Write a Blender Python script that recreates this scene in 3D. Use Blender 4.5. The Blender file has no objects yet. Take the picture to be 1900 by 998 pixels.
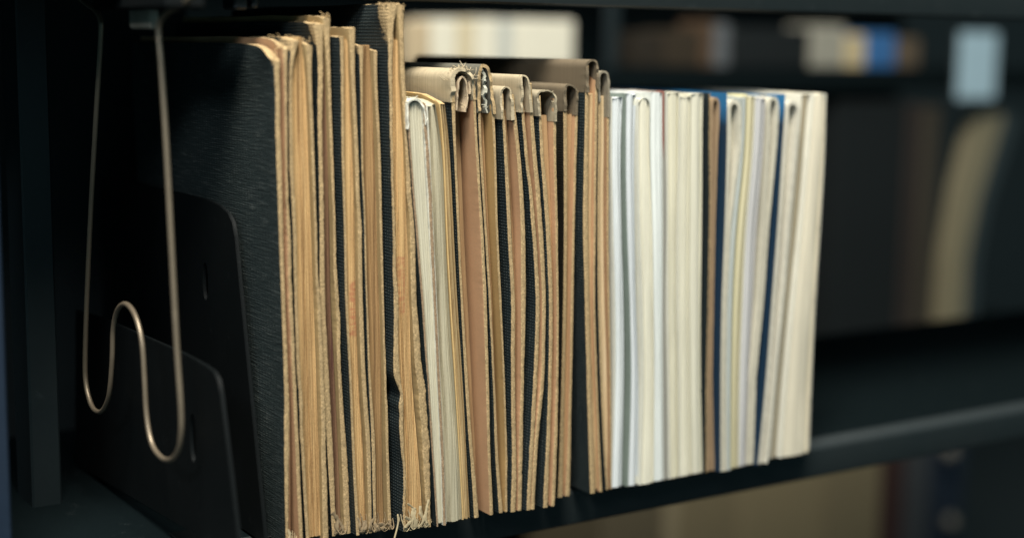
import bpy, math
import numpy as np
from mathutils import Matrix, Vector

# ------------------------------------------------------------------ camera, world, lamps
S = bpy.context.scene
COL = S.collection
F_PX, CX, CY = 2800.0, 950.0, 499.0          # focal length and centre for a 1900 x 998 frame
_d1 = np.array([4400.0, -358.0, F_PX])         # where the shelf line runs
_d2 = np.array([(-F_PX ** 2 - 358.0 * 439.0) / 4400.0, -439.0, F_PX])   # straight into the shelf
EX, EY = _d1 / np.linalg.norm(_d1), _d2 / np.linalg.norm(_d2)
_dn = np.cross(EY, EX)
EZ = -_dn * np.sign(_dn[1])
BAS = np.array([EX, EY, EZ])
CAM = -BAS @ (0.9 * np.array([(820 - CX) / F_PX, (968 - CY) / F_PX, 1.0]))

cam_data = bpy.data.cameras.new('camera')
cam = bpy.data.objects.new('camera', cam_data)
COL.objects.link(cam)
_r = BAS @ np.array([1, 0, 0]); _u = BAS @ np.array([0, -1, 0]); _b = BAS @ np.array([0, 0, -1])
cam.matrix_world = Matrix(((_r[0], _u[0], _b[0], CAM[0]), (_r[1], _u[1], _b[1], CAM[1]),
                           (_r[2], _u[2], _b[2], CAM[2]), (0, 0, 0, 1)))
cam_data.sensor_width = 36.0
cam_data.lens = F_PX / 1900 * 36.0
cam_data.clip_start, cam_data.clip_end = 0.02, 60.0
cam_data.dof.use_dof = True
cam_data.dof.focus_distance = 0.885
cam_data.dof.aperture_fstop = 2.3
S.camera = cam

W = bpy.data.worlds.new('World'); S.world = W; W.use_nodes = True
W.node_tree.nodes['Background'].inputs[0].default_value = (0.42, 0.86, 1.0, 1)
W.node_tree.nodes['Background'].inputs[1].default_value = 0.15


def lamp(name, loc, target, sx, sy, power, col, spread=180):
    d = bpy.data.lights.new(name, 'AREA'); d.shape = 'RECTANGLE'; d.size, d.size_y = sx, sy
    d.energy = power; d.color = col; d.spread = math.radians(spread)
    o = bpy.data.objects.new(name, d); COL.objects.link(o)
    o.location = loc
    o.rotation_euler = (Vector(target) - Vector(loc)).to_track_quat('-Z', 'Y').to_euler()
    return o


lamp('aisle_lamp', (-0.46, -0.80, 2.02), (0.08, 0.0, 0.15), 0.70, 0.75, 113, (1.0, 0.945, 0.84))
lamp('left_fill_lamp', (-1.35, -1.25, 1.15), (-0.05, 0.05, 0.15), 0.5, 0.25, 11.5, (0.93, 0.97, 1.0))  # added fill with no known fixture, lifts the shaded leftmost cover
lamp('rear_aisle_lamp', (0.75, 0.62, 1.55), (0.75, 0.97, 0.30), 0.7, 0.06, 1.1, (1.0, 0.95, 0.86), 70)

S.render.engine = 'CYCLES'
S.view_settings.view_transform = 'Standard'; S.view_settings.look = 'None'
S.view_settings.exposure = 0.0; S.view_settings.gamma = 1.0
S.cycles.use_denoising = True
S.cycles.max_bounces = 6


# ------------------------------------------------------------------ helpers
def un(px, py, ax='Y', v=0.0):
    """the place in the shelf that a photograph pixel shows, on a plane of the shelf"""
    d = BAS @ np.array([px - CX, py - CY, F_PX])
    i = 'XYZ'.index(ax)
    return CAM + (v - CAM[i]) / d[i] * d


def tag(o, label=None, cat=None, group=None, kind=None):
    for k, v in (('label', label), ('category', cat), ('group', group), ('kind', kind)):
        if v: o[k] = v
    return o


def empty(name, loc, label, cat, group=None):
    o = bpy.data.objects.new(name, None); COL.objects.link(o); o.location = loc
    o.empty_display_size = 0.02
    return tag(o, label, cat, group)


def link_mesh(name, V, F, mats, parent=None, fm=None, uv=None, wear=None, sharp=38):
    me = bpy.data.meshes.new(name)
    V = np.asarray(V, dtype=np.float64)
    off = np.zeros(3)
    if parent is not None: off = np.array(parent.location) if parent.parent is None else np.array(parent.parent.location)
    me.from_pydata((V - off).tolist(), [], [list(map(int, f)) for f in F])
    for m in (mats if isinstance(mats, (list, tuple)) else [mats]): me.materials.append(m)
    if fm is not None: me.polygons.foreach_set('material_index', np.asarray(fm, dtype=np.int32))
    if uv is not None:
        l = me.uv_layers.new(name='UVMap'); l.data.foreach_set('uv', np.asarray(uv, dtype=np.float32).ravel())
    if wear is not None:
        a = me.attributes.new('wear', 'FLOAT', 'POINT'); a.data.foreach_set('value', np.asarray(wear, dtype=np.float32))
    me.polygons.foreach_set('use_smooth', [True] * len(me.polygons))
    me.update()
    try: me.set_sharp_from_angle(angle=math.radians(sharp))
    except Exception: pass
    o = bpy.data.objects.new(name, me); COL.objects.link(o)
    if parent is not None: o.parent = parent
    return o


def noise1(rng, lo, hi, step):
    n = max(3, int((hi - lo) / step) + 3)
    t = np.linspace(lo - step, hi + step, n); v = rng.uniform(-1, 1, n)
    def fn(z):
        q = np.clip((np.asarray(z) - t[0]) / (t[-1] - t[0]) * (n - 1), 0, n - 1.001)
        i = q.astype(int); fr = q - i; fr = fr * fr * (3 - 2 * fr)
        return v[i] * (1 - fr) + v[i + 1] * fr
    return fn


def lattice(name, n, m, K, pos, mats, side_mat, parent=None, wearfn=None, sharp=38):
    """skin of an n x m x K block; pos(i, j, k) -> x, y, z.  sides: front left right top bottom back"""
    def grid(a, b): return [g.ravel() for g in np.meshgrid(np.arange(a), np.arange(b), indexing='ij')]
    quads, fm, side = [], [], []
    def add(i, j, k, di, dj, s, flip):
        c = [np.stack([i, j, k], 1), np.stack([i, j, k], 1) + di, np.stack([i, j, k], 1) + di + dj, np.stack([i, j, k], 1) + dj]
        if flip: c = c[::-1]
        quads.append(np.stack(c, 1)); fm.append(np.full(len(i), side_mat[s])); side.append(np.full(len(i), s))
    I, J, Z = np.array([1, 0, 0]), np.array([0, 1, 0]), np.array([0, 0, 1])
    a, b = grid(n, K); add(a, a * 0, b, I, Z, 0, False); add(a, a * 0 + m, b, I, Z, 5, True)
    a, b = grid(m, K); add(a * 0, a, b, J, Z, 1, True); add(a * 0 + n, a, b, J, Z, 2, False)
    a, b = grid(n, m); add(a, b, a * 0 + K, I, J, 3, False); add(a, b, a * 0, I, J, 4, True)
    Q = np.concatenate(quads); fm = np.concatenate(fm); side = np.concatenate(side)
    ids = (Q[..., 0] * (m + 1) + Q[..., 1]) * (K + 1) + Q[..., 2]
    u, inv = np.unique(ids, return_inverse=True); inv = inv.reshape(ids.shape)
    k = u % (K + 1); j = (u // (K + 1)) % (m + 1); i = u // ((K + 1) * (m + 1))
    x, y, z = pos(i, j, k)
    V = np.stack([x, y, z], 1)
    P = V[inv]
    uv = np.zeros(P.shape[:2] + (2,))
    for s, (p, q) in enumerate(((0, 2), (1, 2), (1, 2), (0, 1), (0, 1), (0, 2))):
        w = side == s
        uv[w, :, 0] = P[w][..., p]; uv[w, :, 1] = P[w][..., q]
    wear = wearfn(V, i, j, k) if wearfn else None
    return link_mesh(name, V, inv, mats, parent, fm, uv, wear, sharp)


def curve_of(rows, which, y0, smooth=0.05):
    """rows (py, xl, xr) -> X(z) of the left (1) or right (2) edge on the plane Y = y0"""
    pts = sorted([(un(r[which], r[0], 'Y', y0)[2], un(r[which], r[0], 'Y', y0)[0]) for r in rows])
    z = np.array([p[0] for p in pts]); x = np.array([p[1] for p in pts])
    zz = np.linspace(-0.08, 0.40, 481)
    xx = np.interp(zz, z, x)
    lo, hi = zz < z[0], zz > z[-1]
    if len(z) > 1:
        xx[lo] = x[0] + (zz[lo] - z[0]) * (x[1] - x[0]) / (z[1] - z[0])
        xx[hi] = x[-1] + (zz[hi] - z[-1]) * (x[-1] - x[-2]) / (z[-1] - z[-2]) * 0.5
    w = max(1, int(smooth / 0.001))
    if w > 1:
        ker = np.hanning(w + 2)[1:-1]; ker /= ker.sum()
        pad = np.pad(xx, w, mode='reflect', reflect_type='odd')
        xx = np.convolve(pad, ker, 'same')[w:-w]
    return lambda q: np.interp(q, zz, xx)


DEPTHS = np.array([0, .0006, .0016, .003, .0052, .0085, .013, .02, .03, .045, .07, .11, .16, 1.0])


def stations(L):
    d = DEPTHS[DEPTHS < L * 0.95]
    return np.append(d, L)


# ------------------------------------------------------------------ materials
MATS = {}


def nodes(name):
    m = bpy.data.materials.new(name); m.use_nodes = True
    nt = m.node_tree; b = nt.nodes['Principled BSDF']
    b.inputs['Specular IOR Level'].default_value = 0.3
    return m, nt, b


def N(nt, t, **kw):
    n = nt.nodes.new(t)
    for k, v in kw.items(): setattr(n, k, v)
    return n


def math_n(nt, op, a, b=None, c=None, clamp=False):
    n = N(nt, 'ShaderNodeMath', operation=op); n.use_clamp = clamp
    for i, v in enumerate((a, b, c)):
        if v is None: continue
        if isinstance(v, (int, float)): n.inputs[i].default_value = v
        else: nt.links.new(v, n.inputs[i])
    return n.outputs[0]


def mixc(nt, fac, a, b, mode='MIX'):
    n = N(nt, 'ShaderNodeMix', data_type='RGBA', blend_type=mode)
    if isinstance(fac, (int, float)): n.inputs[0].default_value = fac
    else: nt.links.new(fac, n.inputs[0])
    for idx, v in ((6, a), (7, b)):
        if isinstance(v, tuple): n.inputs[idx].default_value = (*v, 1)
        else: nt.links.new(v, n.inputs[idx])
    return n.outputs[2]


def uvmap(nt, sx, sy, loc=(0, 0)):
    u = N(nt, 'ShaderNodeUVMap'); u.uv_map = 'UVMap'
    mp = N(nt, 'ShaderNodeMapping'); mp.inputs['Scale'].default_value = (sx, sy, 1)
    mp.inputs['Location'].default_value = (loc[0], loc[1], 0)
    nt.links.new(u.outputs[0], mp.inputs[0]); return mp.outputs[0]


def noise(nt, vec, scale, detail=3, rough=0.55):
    n = N(nt, 'ShaderNodeTexNoise'); n.inputs['Scale'].default_value = scale
    n.inputs['Detail'].default_value = detail; n.inputs['Roughness'].default_value = rough
    nt.links.new(vec, n.inputs['Vector']); return n.outputs['Fac']


def ramp(nt, f, lo, hi):
    n = N(nt, 'ShaderNodeMapRange'); n.inputs[1].default_value = lo; n.inputs[2].default_value = hi
    nt.links.new(f, n.inputs[0]); return n.outputs[0]


def bump(nt, b, h, strength, dist):
    n = N(nt, 'ShaderNodeBump'); n.inputs['Strength'].default_value = strength
    n.inputs['Distance'].default_value = dist
    nt.links.new(h, n.inputs['Height']); nt.links.new(n.outputs[0], b.inputs['Normal'])


def objvec(nt):
    return N(nt, 'ShaderNodeTexCoord').outputs['Object']


BOARD = (0.44, 0.315, 0.165)


def board_colour(nt, base=BOARD):
    v = objvec(nt)
    a = noise(nt, v, 900, 4, 0.7); c = noise(nt, v, 160, 3)
    dark = tuple(x * 0.50 for x in base); light = tuple(min(1, x * 1.35) for x in base)
    col = mixc(nt, ramp(nt, a, 0.33, 0.66), dark, light)
    col = mixc(nt, ramp(nt, c, 0.45, 0.75), col, tuple(x * 0.75 for x in base))
    h = math_n(nt, 'ADD', a, math_n(nt, 'MULTIPLY', c, 0.8))
    return col, h


def m_board(name='board', base=BOARD):
    if name in MATS: return MATS[name]
    m, nt, b = nodes(name)
    col, h = board_colour(nt, base)
    nt.links.new(col, b.inputs['Base Color']); b.inputs['Roughness'].default_value = 0.9
    bump(nt, b, h, 0.55, 0.0005)
    MATS[name] = m; return m


def m_cloth(name, base, thread, pu, pv, rough=0.55, lines=0.0, edge=0.0009, board=BOARD, depth=0.0004):
    """woven book cloth, worn through to the board along the edge and where 'wear' says"""
    if name in MATS: return MATS[name]
    m, nt, b = nodes(name)
    u = N(nt, 'ShaderNodeUVMap'); u.uv_map = 'UVMap'
    sep = N(nt, 'ShaderNodeSeparateXYZ'); nt.links.new(u.outputs[0], sep.inputs[0])
    wob = noise(nt, uvmap(nt, 300, 300), 1.0, 2)
    wu = math_n(nt, 'SINE', math_n(nt, 'ADD', math_n(nt, 'MULTIPLY', sep.outputs[0], 2 * math.pi / pu), math_n(nt, 'MULTIPLY', wob, 5.0)))
    wv = math_n(nt, 'SINE', math_n(nt, 'ADD', math_n(nt, 'MULTIPLY', sep.outputs[1], 2 * math.pi / pv), math_n(nt, 'MULTIPLY', wob, 4.0)))
    wu01 = math_n(nt, 'MULTIPLY_ADD', wu, 0.5, 0.5); wv01 = math_n(nt, 'MULTIPLY_ADD', wv, 0.5, 0.5)
    dots = math_n(nt, 'MULTIPLY', wu01, wv01)
    streak = noise(nt, uvmap(nt, 60, 900), 1.0, 3, 0.6)
    hgt = mixc(nt, lines, dots, streak)
    patch = noise(nt, uvmap(nt, 45, 45), 1.0, 5, .65)
    sp = math_n(nt, 'MULTIPLY', ramp(nt, hgt, 0.55, 0.95) if lines < 0.5 else ramp(nt, hgt, 0.5, 0.75), ramp(nt, patch, 0.3, 0.7))
    col = mixc(nt, sp, base, thread)
    bc, bh = board_colour(nt, board)
    at = N(nt, 'ShaderNodeAttribute', attribute_name='wear')
    rag = noise(nt, uvmap(nt, 420, 420), 1.0, 4, 0.7)
    w = math_n(nt, 'ADD', at.outputs['Fac'], math_n(nt, 'MULTIPLY_ADD', rag, 0.9, -0.45))
    w = ramp(nt, w, 0.46, 0.56)
    col = mixc(nt, w, col, bc)
    nt.links.new(col, b.inputs['Base Color'])
    nt.links.new(math_n(nt, 'MULTIPLY_ADD', w, 0.9 - rough, rough), b.inputs['Roughness'])
    hh = math_n(nt, 'ADD', math_n(nt, 'MULTIPLY', hgt, 1.0), math_n(nt, 'MULTIPLY', math_n(nt, 'MULTIPLY', bh, w), 1.2))
    bump(nt, b, hh, 0.8, depth)
    MATS[name] = m; return m


def m_paper(name, base, var=0.12, rough=0.85, thread=0.0, sheen=False):
    """plain paper, lining or tape"""
    if name in MATS: return MATS[name]
    m, nt, b = nodes(name)
    v = uvmap(nt, 1, 1)
    a = noise(nt, v, 60, 4); c = noise(nt, v, 700, 3)
    f = math_n(nt, 'MULTIPLY_ADD', a, 0.6, math_n(nt, 'MULTIPLY', c, 0.4))
    col = mixc(nt, ramp(nt, f, 0.35, 0.65), tuple(x * (1 - var) for x in base), tuple(min(1, x * (1 + var)) for x in base))
    if thread:
        t = noise(nt, uvmap(nt, 150, 1500), 1.0, 2, 0.6)
        col = mixc(nt, math_n(nt, 'MULTIPLY', ramp(nt, t, 0.5, 0.75), thread), col, tuple(x * 0.5 for x in base))
        h = math_n(nt, 'ADD', t, math_n(nt, 'MULTIPLY', a, 0.6))
        bump(nt, b, h, 0.55, 0.0005)
    else:
        bump(nt, b, f, 0.25, 0.0006)
    nt.links.new(col, b.inputs['Base Color']); b.inputs['Roughness'].default_value = rough
    MATS[name] = m; return m


def m_two_tone(name, low, high, z):
    """a paper cover with another colour along its top; the blue one paints in its top light"""
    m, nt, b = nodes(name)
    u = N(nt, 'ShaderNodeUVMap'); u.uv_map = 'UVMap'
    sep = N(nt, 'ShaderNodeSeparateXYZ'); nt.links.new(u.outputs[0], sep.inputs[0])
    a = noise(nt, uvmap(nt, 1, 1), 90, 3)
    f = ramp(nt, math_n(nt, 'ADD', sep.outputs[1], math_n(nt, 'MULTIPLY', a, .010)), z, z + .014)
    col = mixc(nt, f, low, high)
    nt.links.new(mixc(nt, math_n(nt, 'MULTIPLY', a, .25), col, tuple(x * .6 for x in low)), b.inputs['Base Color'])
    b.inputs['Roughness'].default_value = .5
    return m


def m_pages(name, light, dark, contrast=1.0, stamp=None, fine=1500):
    """cut edges of leaves: thin lines along the height, uneven browning, perhaps a red stamp"""
    if name in MATS: return MATS[name]
    m, nt, b = nodes(name)
    a = noise(nt, uvmap(nt, fine, 6), 1.0, 4, 0.75)
    g = noise(nt, uvmap(nt, fine * 0.22, 3, (3, 7)), 1.0, 3, 0.6)
    s = noise(nt, uvmap(nt, 60, 14, (1, 2)), 1.0, 4, 0.6)
    k = noise(nt, uvmap(nt, 2000, 700), 1.0, 2, 0.6)
    f = math_n(nt, 'ADD', math_n(nt, 'MULTIPLY', a, 0.55), math_n(nt, 'MULTIPLY', g, 0.45))
    f = math_n(nt, 'ADD', f, math_n(nt, 'MULTIPLY_ADD', k, 0.16, -0.08))
    col = mixc(nt, ramp(nt, f, 0.5 - 0.10 / contrast, 0.5 + 0.07 / contrast), dark, light)
    col = mixc(nt, math_n(nt, 'MULTIPLY', ramp(nt, s, 0.4, 0.75), 0.45), col, tuple(x * 0.72 for x in light))
    if stamp:
        u = N(nt, 'ShaderNodeUVMap'); u.uv_map = 'UVMap'
        sep = N(nt, 'ShaderNodeSeparateXYZ'); nt.links.new(u.outputs[0], sep.inputs[0])
        x0, x1, z0, z1 = stamp
        inb = None
        for q, lo, hi in ((sep.outputs[0], x0, x1), (sep.outputs[1], z0, z1)):
            e = (hi - lo) * 0.12
            for t in (math_n(nt, 'GREATER_THAN', q, lo + e), math_n(nt, 'LESS_THAN', q, hi - e)):
                inb = t if inb is None else math_n(nt, 'MULTIPLY', inb, t)
        bars = noise(nt, uvmap(nt, 260, 520), 1.0, 2, 0.5)
        mask = math_n(nt, 'MULTIPLY', math_n(nt, 'MULTIPLY', inb, ramp(nt, bars, 0.38, 0.6)), ramp(nt, a, 0.3, 0.6))
        col = mixc(nt, math_n(nt, 'MULTIPLY', mask, 0.6), col, (0.33, 0.055, 0.035))
    nt.links.new(col, b.inputs['Base Color']); b.inputs['Roughness'].default_value = 0.85
    bump(nt, b, f, 0.6, 0.0004)
    MATS[name] = m; return m


def m_metal(name, col, rough, metallic=0.0, grain=0.15):
    if name in MATS: return MATS[name]
    m, nt, b = nodes(name)
    v = objvec(nt); a = noise(nt, v, 220, 4); c = noise(nt, v, 14, 4)
    cc = mixc(nt, a, tuple(x * (1 - grain) for x in col), tuple(x * (1 + grain) for x in col))
    sc = noise(nt, v, 75, 6, .75); sp = noise(nt, v, 900, 2)
    worn = math_n(nt, 'MULTIPLY', ramp(nt, sc, .60, .70), ramp(nt, sp, .40, .62))
    cc = mixc(nt, math_n(nt, 'MULTIPLY', worn, .55), cc, tuple(min(1, x * 2.2 + .022) for x in col))
    nt.links.new(cc, b.inputs['Base Color'])
    nt.links.new(math_n(nt, 'MULTIPLY_ADD', c, 0.25, rough - 0.12), b.inputs['Roughness'])
    b.inputs['Metallic'].default_value = metallic; b.inputs['Specular IOR Level'].default_value = 0.5
    bump(nt, b, a, 0.12, 0.0003)
    MATS[name] = m; return m


BLACK = (0.015, 0.023, 0.025)
def cloth_buckram(): return m_cloth('black_buckram', BLACK, (0.15, 0.155, 0.14), 0.0026, 0.0018)
def cloth_lines(): return m_cloth('black_ribbed_cloth', (.024, .034, .035), (0.17, 0.19, 0.18), 0.004, 0.0013, lines=0.85, depth=0.0012)
def cloth_brown(): return m_cloth('dark_brown_cloth', (0.020, 0.017, 0.012), (0.05, 0.042, 0.03), 0.0021, 0.0015)
TAN_L, TAN_D = (0.63, 0.415, 0.19), (0.22, 0.125, 0.05)
PINK = (0.50, 0.30, 0.165)
OCHRE = (0.42, 0.27, 0.11)


# ------------------------------------------------------------------ slabs, sheets, threads
def slab(name, parent, rows, y0, L, ytop, zbot=0.0, mats=None, sm=(0, 1, 2, 0, 0, 0), n=5, K=330, seed=1,
         jag=0.0, drop=0.0, droplen=0.012, wear=None, smooth=0.05, rnd=0.0005, rndw=0.22, lam=0.0, wav=0.0, roundtop=0.0,
         xl=None, mush=0.0, bow=0.0, topj=0.0006):
    rng = np.random.default_rng(seed)
    Lf, Rf = curve_of(rows, 1, y0, smooth), curve_of(rows, 2, y0, smooth)
    xt = 0.5 * (rows[0][1] + rows[0][2])
    ztop = un(xt, ytop, 'Y', y0)[2]
    d = stations(L); m = len(d) - 1
    s = np.linspace(0, 1, n + 1)
    H = ztop - zbot
    f1, f2, f3 = noise1(rng, -.1, .4, .0011), noise1(rng, -.1, .4, .0011), noise1(rng, -.1, .4, .006)
    f4, f5 = noise1(rng, -.1, .4, .018), noise1(rng, -.1, .4, .045)
    step = rng.uniform(0, 1, n + 1) ** 2 * lam
    step[0] *= .3; step[-1] *= .3
    edge = np.minimum(s, 1 - s); edge_y = rnd * (1 - np.clip(edge / rndw, 0, 1)) ** 2
    topn = noise1(rng, -.01, 1.2, .15)
    dn = noise1(rng, -.05, .5, .006)
    def pos(i, j, k):
        t = k / K
        dep = d[j]
        zt = ztop - drop * np.exp(-(dep / droplen) ** 1.3)
        if roundtop: zt = zt - roundtop * (1 - np.sqrt(np.clip(1 - (2 * s[i] - 1) ** 2, 0, 1)))
        zt = zt + topj * dn(dep + s[i] * .013)
        z = zbot + (zt - zbot) * t
        a, b = Lf(z), Rf(z)
        if mush:
            mu = mush * np.exp(-((ztop - z) / 0.008) ** 2) * np.exp(-(dep / .006) ** 2)
            wd = .0055; far_ = mush * 1.7 * np.exp(-((ztop - z) / 0.013) ** 2) * (dep / wd) * np.exp(1 - dep / wd)
            a = a - mu * .4 - far_; b = b + mu * .7
        fade = np.exp(-(dep / .0025)) * np.clip(.45 + 1.1 * f5(z * .8 + .02), .12, 1.5)
        com = f4(z) * .45 + f5(z) * .6
        a = a + jag * fade * (f1(z) * .16 + f3(z) * .22 + com)
        b = b + jag * fade * (f2(z) * .2 + f3(z + .03) * .2 + com)
        b = np.maximum(b, a + 0.0003)
        x = a + (b - a) * s[i]
        y = y0 + dep
        front = (j == 0)
        y = y + front * (edge_y[i] + step[i] * (1 + .5 * f5(z + s[i] * .02)) + jag * (f1(z * .8 + s[i] * .043) * .16 + f3(z + s[i] * .05) * .12 + f4(z) * .12) + wav * f5(z * .7 + s[i] * .01))
        y = y + front * bow * (s[i] - .5) ** 2 * 4
        return x, y, z
    wf = None
    def wfn(V, i, j, k):
        dep = V[:, 1] - y0; dz = ztop - V[:, 2]
        w = 0.62 * np.clip(1 - dep / 0.0016, 0, 1)
        if wear:
            wd, wz = wear
            w = np.maximum(w, 1.25 * np.clip(1 - dep / wd, 0, 1) * np.clip(1 - dz / wz, 0, 1) ** .8)
            w = np.maximum(w, 0.9 * np.clip(1 - dz / .0012, 0, 1) * np.clip(1 - dep / (wd * 3), 0, 1))
        return w
    return lattice(name, n, m, K, pos, mats, sm, parent, wfn)


def sheet(name, parent, prof, y0, L, mats, sm=(0, 1, 1, 1, 1, 0), seed=1, jag=0.0, per=0.0012, smooth=3, sway=0.0, scale_px=None):
    """a sheet of cloth or paper seen edge-on: prof = (px, py, width_px) along its middle"""
    rng = np.random.default_rng(seed)
    P = np.array([[*un(p[0], p[1], 'Y', y0)[[0, 2]], p[2] * 0.00032] for p in prof])
    seg = np.r_[0, np.cumsum(np.hypot(*np.diff(P[:, :2], axis=0).T))]
    n = max(8, int(seg[-1] / per)); t = np.linspace(0, seg[-1], n + 1)
    Q = np.stack([np.interp(t, seg, P[:, c]) for c in range(3)], 1)
    if smooth > 1:
        ker = np.hanning(smooth + 2)[1:-1]; ker /= ker.sum()
        Q = np.stack([np.convolve(np.pad(Q[:, c], smooth, mode='reflect', reflect_type='odd'), ker, 'same')[smooth:-smooth] for c in range(3)], 1)
    T = np.gradient(Q[:, :2], axis=0); T /= np.linalg.norm(T, axis=1)[:, None] + 1e-12
    Nn = np.stack([-T[:, 1], T[:, 0]], 1)
    d = stations(L); m = len(d) - 1
    f1, f2 = noise1(rng, 0, seg[-1], .0022), noise1(rng, 0, seg[-1], .01)
    f3 = noise1(rng, -.02, .5, .02)
    def pos(i, j, k):
        e = (k * 2 - 1) * Q[i, 2] * 0.5
        dep = d[j]; fade = np.exp(-dep / .0025)
        e = e + jag * fade * (f1(t[i]) * .6 + f2(t[i]) * .6) * (1 if True else 0)
        x = Q[i, 0] + Nn[i, 0] * e
        z = Q[i, 1] + Nn[i, 1] * e + sway * f3(dep + t[i] * .2) * (1 - fade)
        y = y0 + dep + (j == 0) * (jag * 1.2 * f1(t[i] + .01) + jag * f2(t[i]))
        return x, y, z
    # lattice i = along, j = depth, k = through the thickness
    return lattice(name, n, m, 1, pos, mats, sm, parent, lambda V, i, j, k: 0.62 * np.clip(1 - (V[:, 1] - y0) / .0016, 0, 1))


def tube_mesh(paths, sides=6):
    V, F = [], []
    for pth in paths:
        pts, rad = pth[:2]; fl = pth[2] if len(pth) > 2 else 1.0
        pts = np.asarray(pts, float); n = len(pts)
        rad = np.broadcast_to(np.asarray(rad, float), (n,))
        T = np.gradient(pts, axis=0); T /= np.linalg.norm(T, axis=1)[:, None] + 1e-12
        up = np.array([0.13, 0.97, 0.2]); base = len(V)
        for p, tt, r in zip(pts, T, rad):
            a = np.cross(tt, up); a /= np.linalg.norm(a) + 1e-9; b = np.cross(tt, a)
            for q in range(sides):
                g = 2 * math.pi * q / sides
                V.append(p + r * (math.cos(g) * a * fl + math.sin(g) * b))
        for i in range(n - 1):
            for q in range(sides):
                q2 = (q + 1) % sides
                F.append([base + i * sides + q, base + i * sides + q2, base + (i + 1) * sides + q2, base + (i + 1) * sides + q])
        F.append([base + q for q in range(sides)][::-1]); F.append([base + (n - 1) * sides + q for q in range(sides)])
    return V, F


def smooth_path(pts, n=60):
    p = np.asarray(pts, float)
    q = np.vstack([2 * p[0] - p[1], p, 2 * p[-1] - p[-2]])
    out = []
    for i in range(1, len(q) - 2):
        for t in np.linspace(0, 1, max(2, n // (len(p) - 1)), endpoint=False):
            a, b, c, d = q[i - 1], q[i], q[i + 1], q[i + 2]
            out.append(0.5 * (2 * b + (c - a) * t + (2 * a - 5 * b + 4 * c - d) * t ** 2 + (3 * b - a - 3 * c + d) * t ** 3))
    out.append(p[-1]); return np.array(out)


def frays(parent, x0, x1, py, y0, mat, seed, count=9, tall=0.012, sag=0.006, hang=()):
    """strips and threads of torn binding cloth at the foot of a book, from pixel x0 to x1"""
    rng = np.random.default_rng(seed); paths = []
    A, B = un(x0, py, 'Y', y0), un(x1, py, 'Y', y0)
    w = B[0] - A[0]
    for q in range(count):
        ya = y0 - .0006 + rng.uniform(0, .006)
        s0, s1 = sorted(rng.uniform(0, 1, 2)); s1 = max(s1, s0 + .35)
        z0 = 0.004 + rng.uniform(0, tall) * rng.uniform(.2, 1)
        pts = [(A[0] + w * s0 + rng.normal(0, .0003), ya, z0),
               (A[0] + w * (s0 + .06), ya - .0006, z0 * .5),
               (A[0] + w * (s0 + (s1 - s0) * .4), ya - .001, 0.0012 - rng.uniform(0, sag) * .25),
               (A[0] + w * (s0 + (s1 - s0) * .75), ya - .0006, .0018),
               (A[0] + w * min(s1, 1.05), ya + .001, .003 + rng.uniform(0, .006))]
        r = rng.uniform(.0002, .00055)
        paths.append((smooth_path(pts, 24), np.linspace(r, r * .5, 25)[:len(smooth_path(pts, 24))]))
    for q in range(count // 3 + 1):          # upright strips on the boards
        s = rng.uniform(.02, .98); x = A[0] + w * s; h = tall * rng.uniform(.3, 1.15)
        pts = [(x + rng.normal(0, .001), y0 - .0002, .0012), (x + rng.normal(0, .0008), y0 - .0008, h * .35), (x + rng.normal(0, .0012), y0 - .0005, h * .7), (x + rng.normal(0, .0018), y0 - .0001, h)]
        paths.append((smooth_path(pts, 16), rng.uniform(.0002, .0004) * (1 + .35 * rng.uniform(-1, 1, len(smooth_path(pts, 16)))), rng.uniform(1.5, 4.0)))
    for hx, hy0, hy1 in hang:
        p0, p1 = un(hx, hy0, 'Y', y0 - .002), un(hx - 6, hy1, 'Y', y0 - .003)
        pts = [p0, p0 * .5 + p1 * .5 + np.array([.0012, 0, .0015]), p1]
        paths.append((smooth_path(pts, 16), np.full(len(smooth_path(pts, 16)), .00055)))
    V, Fc = tube_mesh(paths, 5)
    return link_mesh('frayed_cloth', V, Fc, mat, parent, sharp=80)


def wisps(name, parent, pts_px, y0, mat, seed, count=22, length=0.004, r=0.00016):
    """loose threads standing off a torn edge"""
    rng = np.random.default_rng(seed); paths = []
    P = np.array([un(a, b, 'Y', y0) for a, b in pts_px])
    for q in range(count):
        t = rng.uniform(0, len(P) - 1); i = min(int(t), len(P) - 2)
        p = P[i] + (P[i + 1] - P[i]) * (t - i) + np.array([0, rng.uniform(-.0005, .006), 0])
        v = rng.normal(0, 1, 3); v[2] = abs(v[2]) * .6; v /= np.linalg.norm(v)
        l = length * rng.uniform(.3, 1)
        c = p + v * l * .5 + rng.normal(0, l * .2, 3)
        paths.append((smooth_path([p, c, p + v * l + rng.normal(0, l * .3, 3)], 10), r))
    V, Fc = tube_mesh([(p, np.full(len(p), q)) for p, q in paths], 4)
    return link_mesh(name, V, Fc, mat, parent, sharp=80)


def rows(py, l, r): return [(a, b, c) for a, b, c in zip(py, l, r)]


BOOKS = {}
# how far each front edge stands behind (+) or in front (-) of the row's line, metres
YO = {k: v * .001 for k, v in dict(A=3, B=6.5, C=9.2, D=3.6, E=3.2, F=-4, G=-6, H=-3, I=-2.0, J=-3.0, K=-2.4, L=-4.6, M=-6.6, N=-7.4, R=5, S=3, T=1.6,
      U=2.4, V=3.2, W=2.6, X=3, Y=3.2, FF=6.5, GG=4.2, CC=1.6).items()}
YO[130] = .0036; YO[133] = -.0016


def stand(key, bottom):
    y = YO.get(key, un(*bottom, 'Z', 0.0)[1])
    return un(*bottom, 'Y', y), y


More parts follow.
